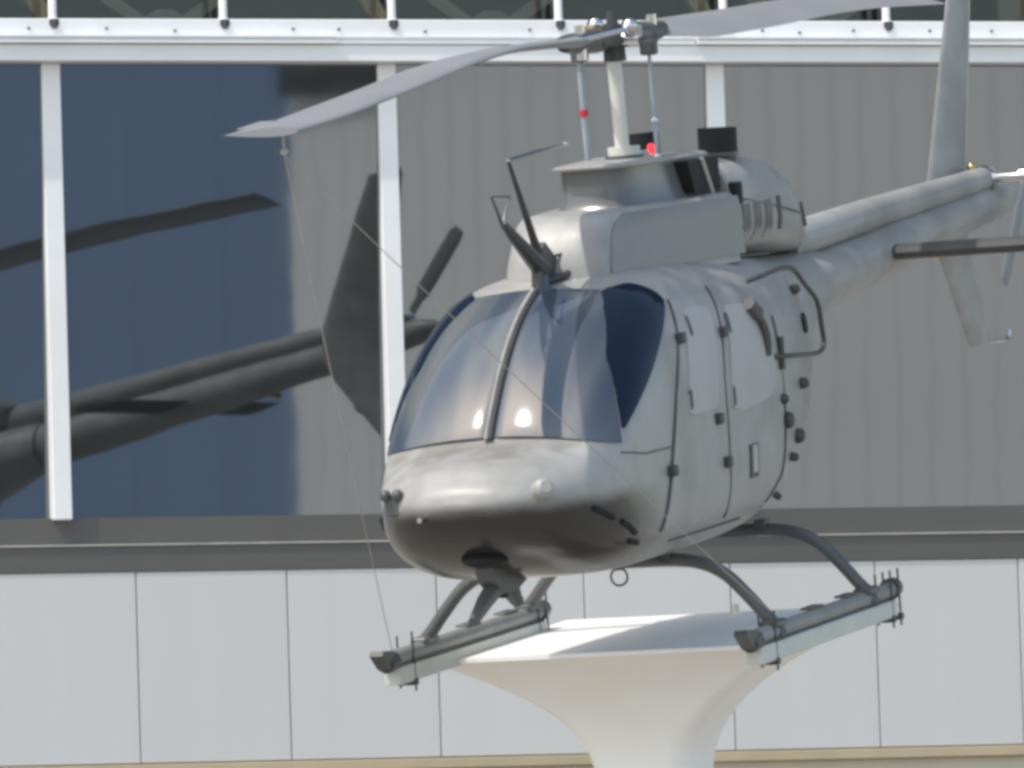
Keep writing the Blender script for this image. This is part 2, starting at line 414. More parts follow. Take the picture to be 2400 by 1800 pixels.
# ------------------------------------------------------------------ ribbed metal building across the yard, seen mirrored in the panes
ox, oy = 44.3, -23.0
ang = math.radians(90)
opp = thing('metal_building', 'pale ribbed metal building mirrored in the window panes', 'building',
            Matrix.Translation((ox, oy, 0)) @ Matrix.Rotation(ang, 4, 'Z'))
MB().box((.05,-14,0),(23,-.056,14.4)).build('core_wall', M['metalwall'], opp)
pp = None
for k in range(26):
    if pp is None:
        pp = MB().prism([(0.0,-.03),(.004,.0),(.82,.003),(.84,.010),(.877,.010),(.877,-.03)],2,0,14.2).build('wall_panel', M['metalwall'], opp)
        pp.location.x = 0
    else:
        copy_part(pp, opp, (k*.88, 0, 0))
MB().box((-.3,-14.3,14.402),(23.3,.4,14.8)).build('roof', M['roofdark'], opp)
MB().box((.02,.012,12.85),(3.3,.30,13.4)).build('sign_board', M['roofdark'], opp)

bdrop = thing('blue_backdrop', 'unseen blue hangar mirrored in the left window panes', 'backdrop', Matrix.Translation((62, -84, 0)) @ Matrix.Rotation(ang, 4, 'Z'))  # unseen wall, added only to give the left panes a blue reflection
MB().box((.02,-25,0),(44,-.061,19.5)).build('core_wall', M['bluewall'], bdrop)
hp = None
for k in range(11):
    if hp is None: hp = MB().prism([(0,-.06),(.01,0),(3.97,0),(3.98,-.06)],2,0,19.3).build('wall_panel', M['bluewall'], bdrop)
    else: copy_part(hp, bdrop, (k*4,0,0))
MB().box((-.4,-25.4,19.502),(44.4,.5,20.1)).build('roof', M['roofdark'], bdrop)

# ------------------------------------------------------------------ pedestal
HELI = Matrix(((-0.35357, 0.93403, -0.05072, 0.73910), (-0.92356, -0.35718, -0.13947, 43.34300),
               (-0.14839, -0.00247, 0.98893, 2.19412 + CAM_H), (0, 0, 0, 1)))
def hw(p): return HELI @ Vector(p)
PX, PY = 0.68, 43.62
ped = thing('pedestal', 'white flared pedestal carrying the helicopter on a sloping plate', 'pedestal', Matrix.Translation((PX, PY, 0)))
def pl(p): return tuple(hw(p) - Vector((PX, PY, 0)))
def rrect(x0, x1, y0, y1, z, r, n=6):
    o = []
    for cx, cy, a in ((x1-r,y1-r,0),(x0+r,y1-r,90),(x0+r,y0+r,180),(x1-r,y0+r,270)):
        for i in range(n+1):
            t = math.radians(a+90*i/n); o.append((cx+r*math.cos(t), cy+r*math.sin(t), z))
    return o
PZ = -.075
top = [pl(p) for p in rrect(-1.22,.62,-.985,.93,PZ,.03)]
top2 = [pl(p) for p in rrect(-1.22,.62,-.985,.93,PZ-.022,.03)]
MB().loft([top2, top]).build('top_plate', M['plate'], ped, 30)
# flare: from the plate outline down to a rounded square stem
stem = []
yaw = math.atan2(HELI[1][0], HELI[0][0])
st0 = rrect(-.27,.27,-.27,.27,0,.13)
def stem_pt(p, z):
    c, s = math.cos(yaw), math.sin(yaw)
    return Vector((p[0]*c - p[1]*s*1, p[0]*s + p[1]*c, z))
# keep winding of the plate (X fwd, Y port)
def stem_ring(sc, z): return [stem_pt((p[0]*sc, p[1]*sc), z) for p in st0]
rings = []
topo = [Vector(pl(p)) for p in rrect(-1.20,.60,-1.075,.905,PZ-.024,.03)]
zlow = 2.98
low = stem_ring(1.0, zlow)
N = 22
for i in range(N+1):
    t = i/N
    h = 1-(1-t)**1.0
    k = (1-t)**2.35                     # concave flare
    ring = []
    for a, b in zip(topo, low):
        z = a.z + (b.z-a.z)*t
        ring.append((b.x+(a.x-b.x)*k, b.y+(a.y-b.y)*k, z))
    rings.append(ring)
MB().loft(list(reversed(rings))).build('flare', M['stand'], ped, 35)
MB().loft([[tuple(p) for p in stem_ring(1.0, 0.0)], [tuple(p) for p in stem_ring(1.0, zlow-.002)]]).build('stem', M['stand'], ped, 35)
MB().box((-.75,-.75,0),(.75,.75,.08),.02).build('base_plate', M['stand'], ped)
for y, ra, rf in ((-.95, -.70, 1.45), (.95, -.92, 1.28)):
    b = MB().box((ra,y-.045,-.112),(rf,y+.045,-.022), .008)
    b.v = [pl(p) for p in b.v]; b.build('mounting_beam', M['beam'], ped, 30)
b = MB().tube([(-1.12,.02,PZ),(-1.12,.02,PZ+.05)], .02, 8); b.v = [pl(p) for p in b.v]; b.build('plate_bolt', M['stand'], ped, 40)

# ------------------------------------------------------------------ helicopter
hel = thing('helicopter', 'grey military helicopter mounted nose-down on the white flared pedestal', 'helicopter', HELI)
def H(name, mb, m, smooth=40, parent=None, label=None, bevel=0):
    o = mb.build(name, m, parent or hel, smooth, bevel)
    if label: o['label'] = label
    return o

def hermite(tab):
    xs=[t[0] for t in tab]; ys=[t[1] for t in tab]; n=len(xs)
    d=[(ys[i+1]-ys[i])/(xs[i+1]-xs[i]) for i in range(n-1)]
    m=[d[0]]+[0 if d[i-1]*d[i]<=0 else 2*d[i-1]*d[i]/(d[i-1]+d[i]) for i in range(1,n-1)]+[d[-1]]
    def f(x):
        if x<=xs[0]: return ys[0]
        if x>=xs[-1]: return ys[-1]
        i=0
        while x>xs[i+1]: i+=1
        h=xs[i+1]-xs[i]; t=(x-xs[i])/h
        return ((2*t**3-3*t*t+1)*ys[i]+(t**3-2*t*t+t)*h*m[i]+(-2*t**3+3*t*t)*ys[i+1]+(t**3-t*t)*h*m[i+1])
    return f
NOSE=2.79
ZT=hermite([(-2.75,1.76),(-2.2,1.78),(-1.4,1.82),(-.4,1.88),(.2,1.905),(.7,1.92),(1.1,1.905),(1.3500,1.8620),(1.4365,1.8306),(1.5230,1.7944),(1.6095,1.7521),(1.6960,1.7022),(1.7825,1.6441),(1.8690,1.5769),(1.9555,1.4998),(2.0420,1.4124),(2.1285,1.3139),(2.2150,1.2040),(2.2550,1.1492),(2.2900,1.1360),(2.42,1.117),(2.6,1.07),(2.7,1.01),(2.76,.96),(2.79,.90)])
ZB=hermite([(-2.75,1.39),(-2.2,1.25),(-1.6,1.03),(-1.1,.80),(-.75,.62),(-.45,.50),(-.1,.445),(.3,.43),(1.5,.425),(2.0,.45),(2.3,.51),(2.5,.59),(2.66,.69),(2.75,.78),(2.79,.87)])
WA=hermite([(-2.75,.20),(-2.2,.27),(-1.6,.42),(-1.1,.57),(-.75,.642),(-.4,.655),(.2,.67),(1.4,.68)])
ZC=hermite([(-2.75,1.575),(-1.6,1.45),(-.8,1.25),(-.2,1.12),(1.0,1.05),(1.6,.98),(2.2,.88),(2.79,.885)])
NT=hermite([(-2.75,2.0),(-1.5,2.4),(-.4,3.6),(.9,3.8),(1.5,3.5),(2.0,3.2),(2.4,2.7),(2.79,2.1)])
NB=hermite([(-2.75,2.0),(-1.5,2.2),(-.8,3.0),(-.4,3.6),(.6,4.0),(1.6,3.8),(2.2,3.2),(2.5,2.8),(2.79,2.1)])
def W(x):
    if x<1.4: return WA(x)
    t=min(1,(x-1.4)/(NOSE-1.4)); return .68*max(0,1-t**2.7)**(1/2.5)
def sec(x,a):
    "a: angle from bottom(-90) to top(90) port side"
    w,zc=W(x),ZC(x); c,s=math.cos(a),math.sin(a)
    if s>=0: n,h=NT(x),ZT(x)-zc
    else: n,h=NB(x),zc-ZB(x)
    return (x, w*abs(c)**(2/n), zc+math.copysign(h*abs(s)**(2/n),s))
def ysurf(x,z):
    zc=ZC(x)
    if z>=zc: n,h=NT(x),ZT(x)-zc
    else: n,h=NB(x),zc-ZB(x)
    t=abs(z-zc)/max(h,1e-6)
    if t>=1 or x>NOSE: return -1
    return W(x)*(1-t**n)**(1/n)
def xfront(z):
    lo,hi=1.2,NOSE
    zc=.885
    f=(lambda x:ZT(x)-z) if z>=zc else (lambda x:z-ZB(x))
    for _ in range(50):
        m=(lo+hi)/2
        if f(m)>0: lo=m
        else: hi=m
    return lo
QW = [(1.40,1.828),(1.57,1.735),(1.705,1.635),(1.84,1.52),(1.91,1.414),(1.99,1.28),(2.04,1.161),(1.84,1.29),(1.623,1.427),(1.38,1.59),(1.15,1.744),(1.17,1.80),(1.236,1.845)]
XE = hermite([(1.05,2.09),(1.161,2.055),(1.414,1.91),(1.635,1.68),(1.80,1.36),(1.84,1.27)])
FD = [(1.10,1.74),(.53,1.755),(.64,1.34),(.66,.60),(1.66,.62),(1.52,.92),(1.37,1.28)]
FW = [(1.03,1.69),(.66,1.68),(.78,1.16),(1.25,1.16),(1.13,1.5)]
RD = [(.49,1.755),(-.18,1.72),(-.33,1.2),(-.20,.72),(.02,.58),(.63,.595),(.61,1.34)]
RW = [(.44,1.66),(-.11,1.635),(-.22,1.20),(.0,1.13),(.40,1.115),(.58,1.14)]
FDL = [(1.105,1.745),(1.19,1.58),(1.375,1.28),(1.545,.92),(1.675,.62)]
MDL = [(.50,1.765),(.565,1.55),(.63,1.34),(.66,.90),(.645,.59)]
LATCH_F = [(1.03,1.60),(1.19,1.24)]
LATCH_R = [(.45,1.57),(.52,1.20)]
HINGE_F = [(1.195,1.55),(1.556,.913)]
HINGE_R = [(.573,1.532),(.80,1.107),(.715,.878)]
KNOBS = [(-.83,1.645,.02),(-.66,1.166,.03),(-.285,1.114,.028),(-.35,.998,.045),(-.55,.90,.04),(-.45,.80,.025),(-.3,.62,.02)]
BULGE = .012
LOWCOWL = [(1.22,.27,-.52,.47,1.84,.16),(1.20,.265,-.52,.46,1.93,.15),(1.11,.25,-.52,.455,2.08,.14),(1.05,.245,-.52,.45,2.16,.13),(1.0,.23,-.51,.44,2.192,.12),(.94,.19,-.48,.41,2.205,.10)]
UPCOWL = [(.56,.20,-.52,.36,2.203,.19),(.53,.19,-.52,.345,2.24,.19),(.52,.185,-.52,.34,2.33,.19),(.52,.185,-.52,.34,2.405,.19)]
LID = [(.54,.19,-.50,.33,2.402,.18),(.575,.21,-.50,.35,2.408,.19),(.582,.214,-.50,.35,2.418,.19),(.565,.20,-.50,.34,2.428,.18),(.50,.15,-.45,.30,2.433,.14)]
EC = [(-.53,1.84,2.38,.38),(-.60,1.84,2.40,.40),(-1.1,1.84,2.39,.385),(-1.5,1.82,2.34,.35),(-1.85,1.80,2.24,.30),(-2.15,1.79,2.10,.23),(-2.38,1.78,1.97,.15),(-2.45,1.79,1.93,.08)]


# fuselage shell
NS = 40
xs = [NOSE - .0008 - (NOSE-1.4)*((i/34)**2) for i in range(35)] + [1.4-.1*i for i in range(1, 42)]
xs = [x for x in xs if x > -2.74] + [-2.74]
rings = []
for x in xs:
    ring = []
    for k in range(NS): ring.append(sec(x, math.radians(-90+180*(k/NS))))
    for k in range(NS):
        p = sec(x, math.radians(90-180*(k/NS))); ring.append((p[0], -p[1], p[2]))
    rings.append(ring)
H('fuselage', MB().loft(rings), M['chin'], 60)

def nrm(x, z, side):
    e = .004; y = ysurf(x, z)
    a = Vector((2*e, ysurf(x+e,z)-ysurf(x-e,z), 0)); b = Vector((0, ysurf(x,z+e)-ysurf(x,z-e), 2*e))
    n = b.cross(a); n.normalize()
    if n.y < 0: n = -n
    return Vector((n.x, n.y*side, n.z))
def sp(x, z, side, off=0.0):
    return Vector((x, max(0, ysurf(x, z))*side, z)) + nrm(x, z, side)*off
def roundpoly(poly, r, n=4):
    out = []
    for i in range(len(poly)):
        p = Vector(poly[i]); a = Vector(poly[i-1]); b = Vector(poly[(i+1) % len(poly)])
        da = (a-p); db = (b-p); ra = min(r, da.length*.45); rb = min(r, db.length*.45)
        pa = p+da.normalized()*ra; pb = p+db.normalized()*rb
        for k in range(n+1):
            t = k/n; out.append(tuple((1-t)**2*pa+2*t*(1-t)*p+t*t*pb))
    return out
def side_patch(poly, side, off, depth=.012, rows=14, cols=8):
    zs = [p[1] for p in poly]; z0, z1 = min(zs), max(zs); n = len(poly)
    def span(z):
        xsx = []
        for i in range(n):
            a, b = poly[i], poly[(i+1) % n]
            if (a[1]-z)*(b[1]-z) <= 0 and a[1] != b[1]:
                xsx.append(a[0]+(b[0]-a[0])*(z-a[1])/(b[1]-a[1]))
        return (min(xsx), max(xsx)) if xsx else None
    out = []; inn = []
    for r in range(rows+1):
        t = r/rows; t = .5-.5*math.cos(math.pi*t)
        z = z0+(z1-z0)*min(max(t,.0015),.9985); a, b = span(z)
        out.append([tuple(sp(a+(b-a)*c/cols, z, side, off)) for c in range(cols+1)])
        inn.append([tuple(sp(a+(b-a)*c/cols, z, side, off-depth)) for c in range(cols+1)])
    mb = MB(); C = cols+1
    v = [p for r in out for p in r]+[p for r in inn for p in r]; o = len(v)//2
    f = []
    for r in range(rows):
        for c in range(cols):
            i = r*C+c; f.append((i,i+1,i+C+1,i+C)); f.append((o+i,o+i+C,o+i+C+1,o+i+1))
    for r in range(rows):
        i = r*C; f.append((i,i+C,o+i+C,o+i)); i += cols; f.append((i,o+i,o+i+C,i+C))
    for c in range(cols):
        i = c; f.append((i,o+i,o+i+1,i+1)); i = rows*C+c; f.append((i,i+1,o+i+1,o+i))
    return mb.add(v, f)
def sline(pts, side, r, off=0.0, n=6):
    return MB().tube([sp(x, z, side, off) for x, z in pts], r, n)
def lerp2(pts, k=10):
    out = []
    for a, b in zip(pts, pts[1:]):
        for i in range(k): out.append((a[0]+(b[0]-a[0])*i/k, a[1]+(b[1]-a[1])*i/k))
    out.append(pts[-1]); return out

# windscreen halves
def xsurf(y, z):
    lo, hi = 0.2, NOSE
    for _ in range(40):
        m = (lo+hi)/2
        if ysurf(m, z) > y: lo = m
        else: hi = m
    return lo
def screen(side):
    R_, Cc = 22, 24; out = []; inn = []
    for r in range(R_+1):
        t = r/R_
        ro = []; ri = []
        for c in range(Cc+1):
            s = c/Cc
            zb = 1.175-.02*s-.05*s**3; zt = 1.850-.035*s*s
            z = zb+(zt-zb)*t
            ye = ysurf(XE(z), z)
            y = .012+(ye-.012)*s
            x = xsurf(y, z)
            e = .01
            dy = Vector((xsurf(y+e, z)-xsurf(max(.0,y-e), z), e+min(e,y), 0)); dz = Vector((xsurf(y, min(z+e,zt))-xsurf(y, z-e), 0, min(z+e,zt)-z+e))
            n = dy.cross(dz); n.normalize()
            if n.x < 0: n = -n
            bul = .006+BULGE*math.sin(math.pi*s**.45)*min(1, (1-t)/.2)
            p = Vector((x, y, z))+n*bul; q = Vector((x, y, z))-n*.006
            ro.append((p.x, p.y*side, p.z)); ri.append((q.x, q.y*side, q.z))
        out.append(ro); inn.append(ri)
    v = [p for r in out for p in r]+[p for r in inn for p in r]; o = len(v)//2; C = Cc+1; f = []
    for r in range(R_):
        for c in range(Cc):
            i = r*C+c; f.append((i,i+1,i+C+1,i+C)); f.append((o+i,o+i+C,o+i+C+1,o+i+1))
        i = r*C; f.append((i,i+C,o+i+C,o+i)); i += Cc; f.append((i,o+i,o+i+C,i+C))
    for c in range(Cc):
        i = c; f.append((i,o+i,o+i+1,i+1)); i = R_*C+c; f.append((i,i+1,o+i+1,o+i))
    return H('windscreen_pane', MB().add(v, f), M['screen'], 50)
screen(1); screen(-1)
post = [(xfront(z)+.010, 0, z+.012) for z in [1.16+.70*i/16 for i in range(17)]]
H('windscreen_post', MB().tube(post, .014, 8), M['dark'])
post2 = [(x+.004, -.022, z) for x, y, z in post]
H('post_trim', MB().tube(post2, .012, 8), M['paint'])

for side in (1, -1):
    H('quarter_window', side_patch(roundpoly(QW, .03), side, .012, rows=24, cols=10), M['blueglass'], 50)
    for poly, win, nm in ((FD, FW, 'front'), (RD, RW, 'rear')):
        d = H('door', side_patch(roundpoly(poly, .05), side, .009, rows=24, cols=10), M['paint'], 40)
        H('window_cover', side_patch(roundpoly(win, .07), side, .015, rows=16, cols=8), M['cover'], 40, d)
        wx0 = max(p[0] for p in win); 
        for (lx, lz) in ((LATCH_F if nm == 'front' else LATCH_R)):
            H('window_latch', side_patch(roundpoly([(lx-.022,lz-.055),(lx+.022,lz-.055),(lx+.022,lz+.055),(lx-.022,lz+.055)], .02), side, .017, rows=4, cols=3), M['seam'], 40, d)
        for (hx, hz) in ((HINGE_F if nm == 'front' else HINGE_R)):
            p = sp(hx, hz, side, .018)
            H('hinge', MB().box((p.x-.035,p.y-.022,p.z-.028),(p.x+.035,p.y+.022,p.z+.028), .01), M['dark'], 30, d)
    # dark gaps along the door edges
    H('door_seam', sline(lerp2(FDL), side, .006, .006), M['seam'])
    H('door_seam', sline(lerp2(MDL), side, .0062, .006), M['seam'])
    H('nose_seam', sline(lerp2([(2.10,1.06),(1.85,1.03),(1.50,1.03)]), side, .004, .003), M['seam'])
    a = H('handle_recess', side_patch([(.20,.76),(.335,.76),(.335,.93),(.20,.93)], side, .016, rows=6, cols=4), M['dark'], 30)
    H('handle_plate', side_patch([(.232,.785),(.303,.785),(.303,.925),(.232,.925)], side, .021, rows=6, cols=4), M['cover'], 30, a)
    H('door_seam', sline(lerp2([(-.30,1.55),(-.34,1.1),(-.28,.72),(-.1,.60)]), side, .005, .006), M['seam'])
    H('step_seam', sline(lerp2([(1.45,.555),(.30,.555)]), side, .005, .004), M['seam'])
    for (vx, vz, dx, dz) in ((2.30,.785,.075,-.035),(2.07,.69,.075,-.04),(1.98,.605,.05,-.01)):
        H('vent_slot', sline([(vx+dx,vz-dz*.8),(vx,vz),(vx-dx,vz+dz)], side, .016, .002, 8), M['black'])
    for (kx, kz, kr) in KNOBS:
        p = sp(kx, kz, side, .012); n = nrm(kx, kz, side)
        H('latch_knob', MB().tube([p-n*.01, p+n*.012, p+n*.03], [kr, kr, kr*.6], 9), M['dark'])
    p = sp(-.86, 1.47, side, .0)
    n = nrm(-.86, 1.47, side)
    H('drain_port', MB().tube([p-n*.005, p+n*.012], .055, 14), M['black'])

# nose fittings
p = sp(2.637, .935, 1); n = nrm(2.637, .935, 1)
H('nose_sensor', MB().tube([p-n*.02, p+n*.05, p+n*.07], [.055,.05,.03], 14), M['paint'])
p = sp(2.66, .90, -1); n = nrm(2.66, .90, -1)
H('tow_fitting', MB().box((p.x-.03,p.y-.045,p.z-.05),(p.x+.03,p.y+.045,p.z+.05), .012).ball((p.x+.03,p.y-.03,p.z+.055),.03).ball((p.x+.03,p.y+.035,p.z+.055),.03), M['tube'])
p = sp(2.76, .835, -1)
H('pitot_tip', MB().tube([p-Vector((.03,0,0)), p+Vector((.07,0,.0))], .014, 8), M['steel'])
q = Vector((2.50, .02, .60))
H('landing_light', MB().ball(q, .10, 16, 9, (1.1,1.25,.45)), M['black'])

# lower cutter under the nose
lc = H('lower_wire_cutter', MB().prism([(2.50,.56),(1.96,.50),(2.0,.455),(2.16,.41),(2.34,.41),(2.46,.48)],1,-.05,.05), M['tube'], 30, bevel=.008)
H('cutter_leg', MB().tube([(2.34,0,.45),(2.46,-.02,.385),(2.60,-.035,.30)], [.05,.042,.026], 10), M['tube'], 40, lc)
H('cutter_leg', MB().tube([(2.22,.0,.45),(2.15,.01,.395),(2.10,.015,.34)], [.05,.045,.03], 10), M['tube'], 40, lc)
H('cutter_notch', MB().prism([(2.30,.43),(2.25,.38),(2.20,.43)],1,-.02,.02), M['black'], 30, lc)
# upper cutter on the roof
uc = H('upper_wire_cutter', MB().prism([(1.42,1.86),(1.10,1.915),(1.18,2.0),(1.33,2.09),(1.40,2.03)],1,-.03,.03), M['dark'], 30, bevel=.005)
H('cutter_arm', MB().tube([(1.33,0,1.95),(1.52,0,2.05),(1.70,0,2.145),(1.83,0,2.22)], [.05,.04,.028,.016], 8), M['dark'], 40, uc)
H('cutter_prong', MB().tube([(1.83,0,2.20),(1.90,.0,2.29),(1.965,0,2.365)], [.012,.008,.006], 6), M['tube'], 40, uc)
H('cutter_prong', MB().tube([(1.83,0,2.20),(1.78,.0,2.27),(1.70,0,2.34)], [.010,.007,.005], 6), M['tube'], 40, uc)
H('cutter_prong', MB().tube([(1.955,0,2.36),(1.705,0,2.345)], .005, 6), M['tube'], 40, uc)
H('antenna_mast', MB().tube([(1.30,0,1.93),(1.42,0,2.12),(1.68,0,2.522)], [.036,.022,.010], 8), M['dark'], 40, uc)
H('antenna_rod', MB().tube([(1.68,0,2.522),(1.25,0,2.545),(.86,0,2.557)], [.012,.009,.004], 8), M['steel'], 40, uc)
H('rod_tip', MB().ball((.84,0,2.558), .016), M['steel'], 60, uc)
H('deflector_strip', MB().tube([(1.36,0,1.88),(1.18,.12,1.925),(.98,.24,1.928)], [.022,.018,.010], 8), M['dark'], 40, uc)
H('deflector_strip', MB().tube([(1.36,0,1.90),(1.42,.04,1.80),(1.58,.09,1.66),(1.66,.125,1.60)], [.05,.03,.02,.010], 8), M['screen'], 40, uc)
H('brace_rod', MB().tube([(1.28,0,2.0),(1.05,.10,2.03),(.80,.22,1.96)], .008, 6), M['dark'], 40, uc)

# transmission cowls
def plan(xf, xa, w, z, nf=5.0, na=8.0, n=48):
    cx, h = (xf+xa)/2, (xf-xa)/2; r = []
    for k in range(n):
        a = 2*math.pi*k/n; c, s = math.cos(a), math.sin(a)
        e = nf if c >= 0 else na
        r.append((cx+h*math.copysign(abs(c)**(2/e), c), w*math.copysign(abs(s)**(2/e), s), z))
    return r
def interp_rings(key, k=5):
    fs = [hermite([(i, q[j]) for i, q in enumerate(key)]) for j in range(4)]
    n = (len(key)-1)*k
    return [tuple(f(i/k) for f in fs) for i in range(n+1)]
def taper(xf, wf, xa, wa, z, r, crown=0.03):
    pts = roundpoly([(xf,-wf),(xf+crown,0),(xf,wf),(xa,wa),(xa,-wa)], r, 7)
    return [(q[0], q[1], z) for q in pts]
H('transmission_cowl', MB().loft([taper(*q) for q in LOWCOWL]), M['paint'], 35)
H('intake_cowl', MB().loft([taper(*q) for q in UPCOWL]), M['drum'], 35)
H('cowl_lid', MB().loft([taper(*q) for q in LID]), M['paint'], 40)
def cowl_side(rings, z, t, s_, off):
    # point on the tapered side of a cowl at height z, t = 0 front .. 1 rear
    for A, B in zip(rings, rings[1:]):
        if A[4] <= z <= B[4]:
            u = (z-A[4])/(B[4]-A[4]); q = [A[i]+(B[i]-A[i])*u for i in range(6)]; break
    x = q[0]+(q[2]-q[0])*t; y = q[1]+(q[3]-q[1])*t
    n = Vector((q[3]-q[1], q[0]-q[2], 0)).normalized()
    return Vector((x+n.x*off, s_*(y+n.y*off), z))
def cowl_panel(rings, t0, t1, z0, z1, s_, r, cut=None):
    # rounded front upper corner
    out = []; inn = []
    R_, Cc = 8, 10
    for i in range(R_+1):
        z = z0+(z1-z0)*i/R_
        d = max(0, z-(z1-r))/r
        a = t0+(1-math.sqrt(max(0, 1-d*d)))*r*.75
        if cut: a = max(a, cut(z))
        out.append([tuple(cowl_side(rings, z, a+(t1-a)*c/Cc, s_, .010)) for c in range(Cc+1)])
        inn.append([tuple(cowl_side(rings, z, a+(t1-a)*c/Cc, s_, -.01)) for c in range(Cc+1)])
    v = [p for q in out for p in q]+[p for q in inn for p in q]; o = len(v)//2; C = Cc+1; f = []
    for i in range(R_):
        for c in range(Cc):
            k = i*C+c; f.append((k,k+1,k+C+1,k+C)); f.append((o+k,o+k+C,o+k+C+1,o+k+1))
        k = i*C; f.append((k,k+C,o+k+C,o+k)); k += Cc; f.append((k,o+k,o+k+C,k+C))
    for c in range(Cc):
        k = c; f.append((k,o+k,o+k+1,k+1)); k = R_*C+c; f.append((k,k+1,o+k+1,o+k))
    return MB().add(v, f)
for s_ in (1, -1):
    H('cowl_side_panel', cowl_panel(LOWCOWL, .07, .97, 1.88, 2.185, s_, .09), M['cowlpanel'], 35)
for s_ in (1, -1):
    it = H('air_intake', MB().prism([(-.10,2.225),(-.50,2.225),(-.50,2.395),(-.02,2.395)],1,s_*.16,s_*.345), M['black'], 30)
    H('intake_strut', MB().tube([(-.36,s_*.352,2.20),(-.22,s_*.352,2.40)], .013, 8), M['cover'], 40, it)
# engine cowl
def ering(x, zb, zt, w, n=3.2, k=40):
    zc = (zb+zt)/2; h = (zt-zb)/2; r = []
    for i in range(k):
        a = 2*math.pi*i/k; c, s = math.cos(a), math.sin(a)
        r.append((x, w*math.copysign(abs(c)**(2/n), c), zc+h*math.copysign(abs(s)**(2/n), s)))
    return r
ec = H('engine_cowl', MB().loft([ering(*q) for q in EC]), M['paint'], 50)
def ecw(x, z):
    for (a, b) in zip(EC, EC[1:]):
        if b[0] <= x <= a[0]:
            t = (x-a[0])/(b[0]-a[0]); zb = a[1]+(b[1]-a[1])*t; zt = a[2]+(b[2]-a[2])*t; w = a[3]+(b[3]-a[3])*t
            u = abs(z-(zb+zt)/2)/((zt-zb)/2); return w*max(0.01, 1-u**3.2)**(1/3.2)
    return .3
def ecp(x, z, s_, off=0): return Vector((x, s_*(ecw(x, z)+off), z))
for s_ in (1, -1):
    def ec_patch(x0, x1, z0, z1, off):
        R_, Cc = 6, 3
        out = [[tuple(ecp(x0+(x1-x0)*c/Cc+.018*(1-2*i/R_)*-1, z0+(z1-z0)*i/R_, s_, off)) for c in range(Cc+1)] for i in range(R_+1)]
        inn = [[tuple(ecp(x0+(x1-x0)*c/Cc+.018*(1-2*i/R_)*-1, z0+(z1-z0)*i/R_, s_, off-.015)) for c in range(Cc+1)] for i in range(R_+1)]
        v = [q for r in out for q in r]+[q for r in inn for q in r]; o = len(v)//2; C = Cc+1; f = []
        for i in range(R_):
            for c in range(Cc):
                k = i*C+c; f.append((k,k+1,k+C+1,k+C)); f.append((o+k,o+k+C,o+k+C+1,o+k+1))
            k = i*C; f.append((k,k+C,o+k+C,o+k)); k += Cc; f.append((k,o+k,o+k+C,k+C))
        for c in range(Cc):
            k = c; f.append((k,o+k,o+k+1,k+1)); k = R_*C+c; f.append((k,k+1,o+k+1,o+k))
        return MB().add(v, f)
    gf = H('grille_frame', ec_patch(-.60, -1.26, 1.90, 2.15, .006), M['paint'], 30, ec)
    for k in range(3):
        lx = -.66-.20*k
        H('grille_panel', ec_patch(lx, lx-.135, 1.925, 2.125, .010), M['drum'], 30, ec)
    H('side_slot', ec_patch(-1.34, -1.40, 1.95, 2.13, .008), M['seam'], 30, ec)
    H('cowl_latch', MB().box((-.62,s_*(ecw(-.6,2.2))-.03,2.13),(-.54,s_*(ecw(-.6,2.2))+.03,2.25), .01), M['black'], 30, ec)
    H('cowl_seam', MB().tube([ecp(-.58-.1*i, 2.165-.012*i, s_, .002) for i in range(14)], .006, 6), M['seam'], 40, ec)
    H('side_vent', MB().tube([ecp(-2.0,2.05,s_,.002), ecp(-2.12,1.93,s_,.002)], .016, 6), M['seam'], 40, ec)
# twin exhaust stacks
for s_ in (1, -1):
    c = Vector((-.87, s_*.21, 2.215)); ax = Vector((-.02, s_*.03, 1)).normalized()
    e = H('exhaust_stack', MB().tube([c, c+ax*.10, c+ax*.17], [.085,.08,.10], 18), M['dark'])
    H('exhaust_rim', MB().tube([c+ax*.168, c+ax*.185], [.108,.108], 20), M['tube'], 40, e)
    H('stack_end', MB().tube([c+ax*.183, c+ax*.315], [.104,.104], 20), M['black'], 40, e)
H('beacon_lamp', MB().ball((-.44,.0,2.46), .023, 12, 8, (1,1,1.2)).tube([(-.44,.0,2.40),(-.44,.0,2.455)], .022, 10), M['lamp'])

# mast, links, rotor head
H('mast', MB().tube([(-.02,0,2.36),(-.01,0,2.45),(0,0,2.5),(.02,0,2.95)], [.055,.05,.038,.038], 16), M['mast'])
H('mast_collar', MB().tube([(-.02,0,2.45),(-.02,0,2.495)], .085, 18), M['mast'])
H('swashplate', MB().tube([(-.02,0,2.375),(-.02,0,2.405)], .14, 24).tube([(-.02,0,2.405),(-.02,0,2.45)], .10, 20), M['tube'])
H('swash_lever', MB().box((-.28,-.02,2.42),(.0,.05,2.46), .01), M['cover'])
for y, z0 in ((-.195, 2.40), (.19, 2.43)):
    l = H('pitch_link', MB().tube([(0,y,z0),(0,y,z0+.14),(0,y,2.98)], [.012,.019 if y < 0 else .012,.02 if y < 0 else .010], 10), M['link'])
    H('rod_end', MB().ball((0,y,z0), .024), M['steel'], 60, l)
    H('rod_end', MB().ball((0,y,2.99 if y < 0 else 2.62), .022), M['steel'], 60, l)
    if y < 0: H('red_band', MB().tube([(0,y,2.665),(0,y,2.70)], .024, 10), M['red'], 60, l)
TH = math.atan2(.0, 1)
hub = H('rotor_hub', MB().box((-.34,-.065,3.02),(.34,.065,3.085), .015).tube([(0,0,2.94),(0,0,3.13)], [.06,.05], 14), M['dark'], 30)
H('trunnion', MB().tube([(0,-.15,3.05),(0,.15,3.05)], .042, 12), M['steel'], 40, hub)
